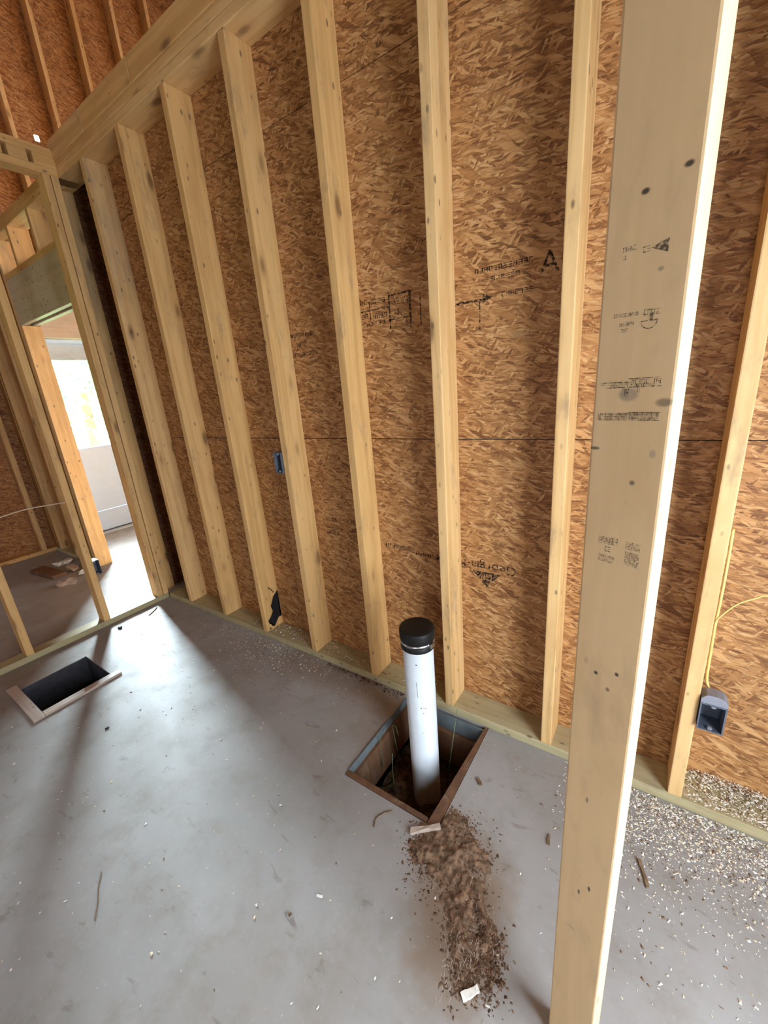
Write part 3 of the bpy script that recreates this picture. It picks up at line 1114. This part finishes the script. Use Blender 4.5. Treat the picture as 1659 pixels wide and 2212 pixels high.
def outlet_box(w, h, dpt, label, loc, rz=0.0, bracket=True):
    """open-fronted plastic box; local -Y is the open front, origin at its bottom centre"""
    e = empty('electrical_box', loc, rz)
    tag(e, label, 'electrical box', 'plastic electrical boxes on the studs')
    t_ = .0035
    bm = bmesh.new()
    bm_box(bm, -w / 2, -w / 2 + t_, 0, dpt, 0, h)
    bm_box(bm, w / 2 - t_, w / 2, 0, dpt, 0, h)
    bm_box(bm, -w / 2 + t_, w / 2 - t_, 0, dpt, 0, t_)
    bm_box(bm, -w / 2 + t_, w / 2 - t_, 0, dpt, h - t_, h)
    bm_box(bm, -w / 2 + t_, w / 2 - t_, dpt - t_, dpt, t_, h - t_)
    bd = bpy.data.objects.new('box_body', mesh_from(bm, 'box_body'))
    bd.data.materials.append(M_box)
    COL.objects.link(bd)
    bd.parent = e
    for s in (0, 1):
        bm = bmesh.new()
        zc = .004 if s == 0 else h - .013
        bm_box(bm, -.006, .006, .001, .012, zc, zc + .009)
        bmesh.ops.bevel(bm, geom=list(bm.edges), offset=.002, segments=2, affect='EDGES')
        o = bpy.data.objects.new('screw_boss', mesh_from(bm, 'screw_boss'))
        o.data.materials.append(M_boxd)
        COL.objects.link(o)
        o.parent = e
    if bracket:
        bm = bmesh.new()
        pts = [(-w / 2, h), (w / 2, h), (w / 2, h + .014), (w / 2 - .010, h + .026), (.006, h + .030), (-.008, h + .030), (-w / 2 + .012, h + .028), (-w / 2, h + .014)]
        a_ = [bm.verts.new((x, .002, z)) for x, z in pts]
        b_ = [bm.verts.new((x, .040, z)) for x, z in pts]
        bm.faces.new(a_)
        bm.faces.new(b_[::-1])
        for i in range(len(pts)):
            j = (i + 1) % len(pts)
            bm.faces.new((a_[i], b_[i], b_[j], a_[j]))
        bmesh.ops.recalc_face_normals(bm, faces=bm.faces)
        o = bpy.data.objects.new('nail_bracket', mesh_from(bm, 'nail_bracket'))
        o.data.materials.append(M_boxd)
        COL.objects.link(o)
        o.parent = e
    return e


outlet_box(.062, .095, .070, 'blue-grey electrical box with a bracket tab on the stud right of the post', (8 * S + .033, -.136, .342))
outlet_box(.050, .100, .070, 'narrow blue-grey electrical box high on the fourth stud', (4 * S - .038 - .028, -.132, 1.040), 0, False)
outlet_box(.050, .100, .070, 'dark electrical box low on the partition stud before the doorway', (.012, -.528 + .003 + .028, .34), R(90), False)

# ------------------------------------------------------------------ CABLES


def smooth_path(pts, n=8):
    P_ = [Vector(p) for p in pts]
    P_ = [P_[0] * 2 - P_[1]] + P_ + [P_[-1] * 2 - P_[-2]]
    out = []
    for i in range(1, len(P_) - 2):
        for k in range(n):
            t_ = k / n
            a, b, c, d = P_[i - 1], P_[i], P_[i + 1], P_[i + 2]
            out.append(.5 * ((2 * b) + (c - a) * t_ + (2 * a - 5 * b + 4 * c - d) * t_ ** 2 + (3 * b - a - 3 * c + d) * t_ ** 3))
    out.append(P_[-2])
    return out


xe = 8 * S
o = link('cable', tube_mesh(smooth_path([(xe + .004, -.118, .978), (xe + .005, -.120, .90), (xe + .005, -.121, .78), (xe + .004, -.118, .69), (xe + .006, -.112, .60), (xe + .010, -.10, .50), (xe + .02, -.09, .462)]), .0036), M_cable)
tag(o, 'yellow cable running down the side of the stud right of the post', 'cable')
o = link('cable', tube_mesh(smooth_path([(xe + .002, -.120, .695), (xe + .010, -.123, .722), (xe + .040, -.125, .770), (xe + .075, -.124, .797), (xe + .10, -.122, .808), (xe + .20, -.115, .80), (xe + .36, -.108, .74)]), .0022), M_cable)
tag(o, 'thin yellow cable arching away across the strand board at the right edge', 'cable')
o = link('cable', tube_mesh(smooth_path([(.07, -.566, .874), (.06, -.65, .879), (.06, -.76, .884), (.06, -.88, .872), (.07, -.953, .858)]), .0032), M_cord)
tag(o, 'pale slack cable strung between two partition studs', 'cable')

# ------------------------------------------------------------------ LOOSE DEBRIS


def chip_mesh(items, name):
    """items: (x, y, z, length, width, yaw, tilt)"""
    bm = bmesh.new()
    for x, y, z, l, w, yaw, tl in items:
        c, s = math.cos(yaw), math.sin(yaw)
        th = w * .35
        pts = [(-l / 2, -w / 2, 0), (l / 2, -w / 2 * rnd.uniform(.3, 1), l * tl), (l / 2 * rnd.uniform(.5, 1), w / 2, l * tl), (-l / 2 * rnd.uniform(.5, 1), w / 2, 0), (0, 0, th + l * tl * .6)]
        vs = [bm.verts.new((x + px * c - py * s, y + px * s + py * c, z + pz)) for px, py, pz in pts]
        bm.faces.new((vs[3], vs[2], vs[1], vs[0]))
        for i in range(4):
            bm.faces.new((vs[i], vs[(i + 1) % 4], vs[4]))
    return mesh_from(bm, name)


def scatter(n, fn, lmin, lmax):
    out = []
    while len(out) < n:
        p = fn()
        if p is None:
            continue
        x, y, z = p
        if HX0 - .01 < x < HX1 + .01 and HY0 - .01 < y < HY1 and z < .03:
            continue
        if DX0 - .05 < x < DX1 + .05 and DY0 - .05 < y < DY1 + .01:
            continue
        l = rnd.uniform(lmin, lmax) * rnd.choice((.6, .8, 1, 1, 1.4))
        out.append((x, y, z, l, l * rnd.uniform(.3, .7), rnd.uniform(0, 6.28), rnd.uniform(-.02, .22)))
    return out


def right_floor():
    x = rnd.uniform(2.9, 4.0)
    y = -.128 - abs(rnd.gauss(0, .13 if rnd.random() < .85 else .30))
    if x < 3.02 and rnd.random() > .25:
        return None
    if y < -.75:
        return None
    return x, y, .0005


def right_plate():
    x = rnd.uniform(8 * S + .005, 4.0)
    t_ = rnd.random() ** 1.6
    y = -.004 - t_ * .112
    if any(k * S - .038 < x < k * S for k in range(9, 14)):
        return None
    dens = min(1.0, (x - 3.25) / .10 + .35)
    if rnd.random() > dens:
        return None
    return x, y, .0385 + max(0, .030 * (1 - t_ * 1.3)) * rnd.random() * dens


def left_floor():
    x = rnd.gauss(1.32, .24)
    y = -.13 - abs(rnd.gauss(0, .12))
    return x, y, .0005


def left_plate():
    x = rnd.uniform(2.6 * S, 6 * S)
    if any(k * S - .038 < x < k * S for k in range(1, 9)):
        return None
    if x > 4.2 * S and rnd.random() > .25:
        return None
    return x, -rnd.random() * .10 - .008, .0385


def wide_floor():
    x = rnd.uniform(.12, 2.88)
    y = -.13 - rnd.random() * 1.5
    return x, y, .0005


def shavings(gen, label):
    """one heap of shavings in three tones"""
    bms, mats = [], (M_chipw, M_chip, M_chipd)
    me_all = bmesh.new()
    for k, frac in enumerate((.45, .35, .20)):
        items = []
        for n_, fn, a_, b_ in gen:
            items += scatter(int(n_ * frac), fn, a_, b_)
        me = chip_mesh(items, 'tmp')
        for p in me.polygons:
            p.material_index = k
        me_all.from_mesh(me)
        bpy.data.meshes.remove(me)
    me = mesh_from(me_all, 'shavings')
    for m_ in mats:
        me.materials.append(m_)
    o_ = stuff(link('wood_shavings', me, None))
    return tag(o_, label, 'shavings')


shavings([(8500, right_floor, .003, .0080), (4500, right_plate, .003, .009)], 'thick drift of pale wood shavings on the floor and plate right of the post')
shavings([(900, left_floor, .003, .008), (420, left_plate, .004, .010), (420, wide_floor, .003, .009)], 'thin sprinkle of pale wood shavings along the plate left of the pipe and on the open slab')


# soil spilled from the pit: low mound with ragged edge, clods and straw
BL = [(2.60, -.585, .06, .05, .016), (2.655, -.635, .085, .07, .017), (2.70, -.66, .075, .06, .012), (2.62, -.70, .05, .06, .006), (2.735, -.735, .055, .055, .016), (2.775, -.775, .045, .05, .014), (2.81, -.81, .04, .04, .012),
      (2.80, -.845, .035, .04, .009), (2.815, -.885, .028, .03, .007), (2.665, -.56, .05, .04, .010), (2.575, -.68, .03, .03, .008), (2.84, -.78, .03, .03, .008), (2.87, -.84, .022, .035, .005)]


def soil_h(x, y):
    h = 0
    for cx, cy, rx, ry, a in BL:
        h += a * math.exp(-((x - cx) / rx) ** 2 - ((y - cy) / ry) ** 2)
    n1 = noise.noise((x * 14, y * 14, 0)) * .5 + noise.noise((x * 33, y * 33, 3)) * .35 + noise.noise((x * 80, y * 80, 5)) * .25
    return h * (.36 + .75 * n1) - .0020 + .0022 * n1


bm = bmesh.new()
NX, NY = 150, 150
X0, X1, Y0, Y1 = 2.48, 2.98, -1.02, -.50
grid = {}
for i in range(NX + 1):
    for j in range(NY + 1):
        x = X0 + (X1 - X0) * i / NX
        y = Y0 + (Y1 - Y0) * j / NY
        grid[i, j] = (x, y, soil_h(x, y))
used = {}


def gv(i, j):
    if (i, j) not in used:
        x, y, z = grid[i, j]
        used[i, j] = bm.verts.new((x, y, max(z, -.001)))
    return used[i, j]


for i in range(NX):
    for j in range(NY):
        cs = [(i, j), (i + 1, j), (i + 1, j + 1), (i, j + 1)]
        if max(grid[c][2] for c in cs) <= 0:
            continue
        x, y, _ = grid[i, j]
        if x < HX1 + .003 and y > HY0 - .003:
            continue
        bm.faces.new([gv(*c) for c in cs])
spill = link('spilled_soil', mesh_from(bm, 'soil', True), M_dirt_dry)
stuff(spill)
tag(spill, 'trail of brown soil spilled across the slab from the pit corner', 'soil')


def on_trail():
    cx, cy, rx, ry, a_ = rnd.choice(BL)
    x, y = rnd.gauss(cx, rx * .75), rnd.gauss(cy, ry * .75)
    return x, y, max(0, soil_h(x, y)) * .8


o = stuff(link('soil_clods', chip_mesh(scatter(2600, on_trail, .002, .009), 'clods'), M_dirt, spill, (0, 0, 0)))
o = stuff(link('dry_clods', chip_mesh(scatter(1200, on_trail, .002, .008), 'clods'), M_dirt_dry, spill, (0, 0, 0)))


def low_trail():
    x, y = rnd.gauss(2.80, .033), rnd.gauss(-.845, .04)
    return x, y, max(0, soil_h(x, y))


st = [(x, y, z, l * 2.2, .0014, rnd.gauss(1.9, .5), tl * .5) for (x, y, z, l, w, yaw, tl) in scatter(150, low_trail, .004, .009) + scatter(150, on_trail, .003, .008)]
o = stuff(link('straw_bits', chip_mesh(st, 'straw'), M_pink, spill, (0, 0, 0)))


# dark soil line along the plate near the fifth stud
def plate_dirt():
    x = rnd.uniform(4.2 * S, 5.6 * S)
    return x, -.128 - abs(rnd.gauss(0, .018)), .0005


o = stuff(link('soil_crumbs', chip_mesh(scatter(420, plate_dirt, .003, .009), 'crumbs'), M_dirt))
tag(o, 'dark soil crumbs along the foot of the bottom plate left of the pipe', 'soil')


# larger single pieces
def lump(name, x, y, z, l, w, h, yaw, mat, label, cat, rough=.25, group=None):
    bm = bmesh.new()
    bm_box(bm, -l / 2, l / 2, -w / 2, w / 2, 0, h)
    bmesh.ops.subdivide_edges(bm, edges=[e for e in bm.edges if e.calc_length() > max(l, w) * .6], cuts=3, use_grid_fill=True)
    for v in bm.verts:
        n_ = noise.noise_vector(Vector((v.co.x * 60 + x * 9, v.co.y * 60 + y * 7, v.co.z * 60)))
        v.co.x += n_.x * w * rough
        v.co.y += n_.y * w * rough
        if v.co.z > h * .3:
            v.co.z += n_.z * h * rough
    o_ = link(name, mesh_from(bm, name), mat, None, (x, y, z), (0, 0, yaw))
    return tag(o_, label, cat, group)


lump('wood_splinter', 2.568, -.622, .004, .100, .014, .012, R(40), M_pink, 'pale splintered board end lying at the near corner of the pit', 'wood scrap', .4)
lump('wood_chip', 2.836, -.895, .0, .045, .014, .008, R(50), M_chipw, 'flat whitish wood chip at the lower end of the soil trail', 'wood chip', .3)
lump('wood_chip', 2.389, -.941, .0, .017, .006, .003, R(20), M_chipw, 'small white chip lying alone on the open slab', 'wood chip')
lump('foil_crumb', 2.349, -1.022, .0, .013, .012, .010, 0, M_foil, 'shiny crumpled foil crumb on the open slab', 'foil', .5)
lump('pebble', 1.095, -.977, .0, .016, .007, .006, R(60), M_tar, 'small dark pebble in the light by the duct opening', 'pebble')
lump('pebble', .205, -.533, .0, .022, .014, .012, R(40), M_tar, 'dark pebble near the partition plate', 'pebble')
lump('wood_chip', 3.163, -.403, .0, .075, .008, .006, R(110), M_chipd, 'long dark splinter among the shavings right of the post', 'wood chip', .3)
lump('wood_chip', 2.913, -.448, .0, .032, .007, .005, R(100), M_chipd, 'brown splinter beside the post shadow', 'wood chip', .4)
lump('wood_chip', 2.654, -.374, .0, .03, .012, .006, R(130), M_chipd, 'curled brown chip right of the pit', 'wood chip', .4)
lump('timber_scrap', -1.45, -.42, .0, .40, .11, .035, R(8), M_form, 'brown board offcut on the floor beyond the partition', 'wood scrap', .05)
for i, (x, y) in enumerate(((-1.36, -.26), (-1.12, -.22), (-1.02, -.42), (-1.62, -.25))):
    lump('paper_scrap', x, y, .0, .13, .07, .03, R(30 * i), M_chipw if i % 2 else M_pink, ('pinkish crumpled scrap beside the board offcut', 'white crumpled scrap nearest the doorway post', 'pinkish crumpled scrap in front of the doorway post', 'white crumpled scrap behind the board offcut')[i], 'scrap', .6)
tw = [((2.415, -.701), (2.406, -.675), (2.419, -.645), (2.440, -.625), 'dark curved twig on the slab left of the pit', .0022),
      ((.225, -.350), (.210, -.325), (.195, -.300), (.165, -.262), 'dark twig in the light near the wall corner', .003),
      ((1.746, -1.261), (1.785, -1.286), (1.825, -1.303), (1.869, -1.329), 'long thin dark twig on the open slab at lower left', .0016)]
for *pts, lab, r_ in tw:
    o = link('twig', tube_mesh(smooth_path([(x, y, .003) for x, y in pts], 4), r_, 6), M_chipd)
    tag(o, lab, 'twig', 'twigs on the slab')
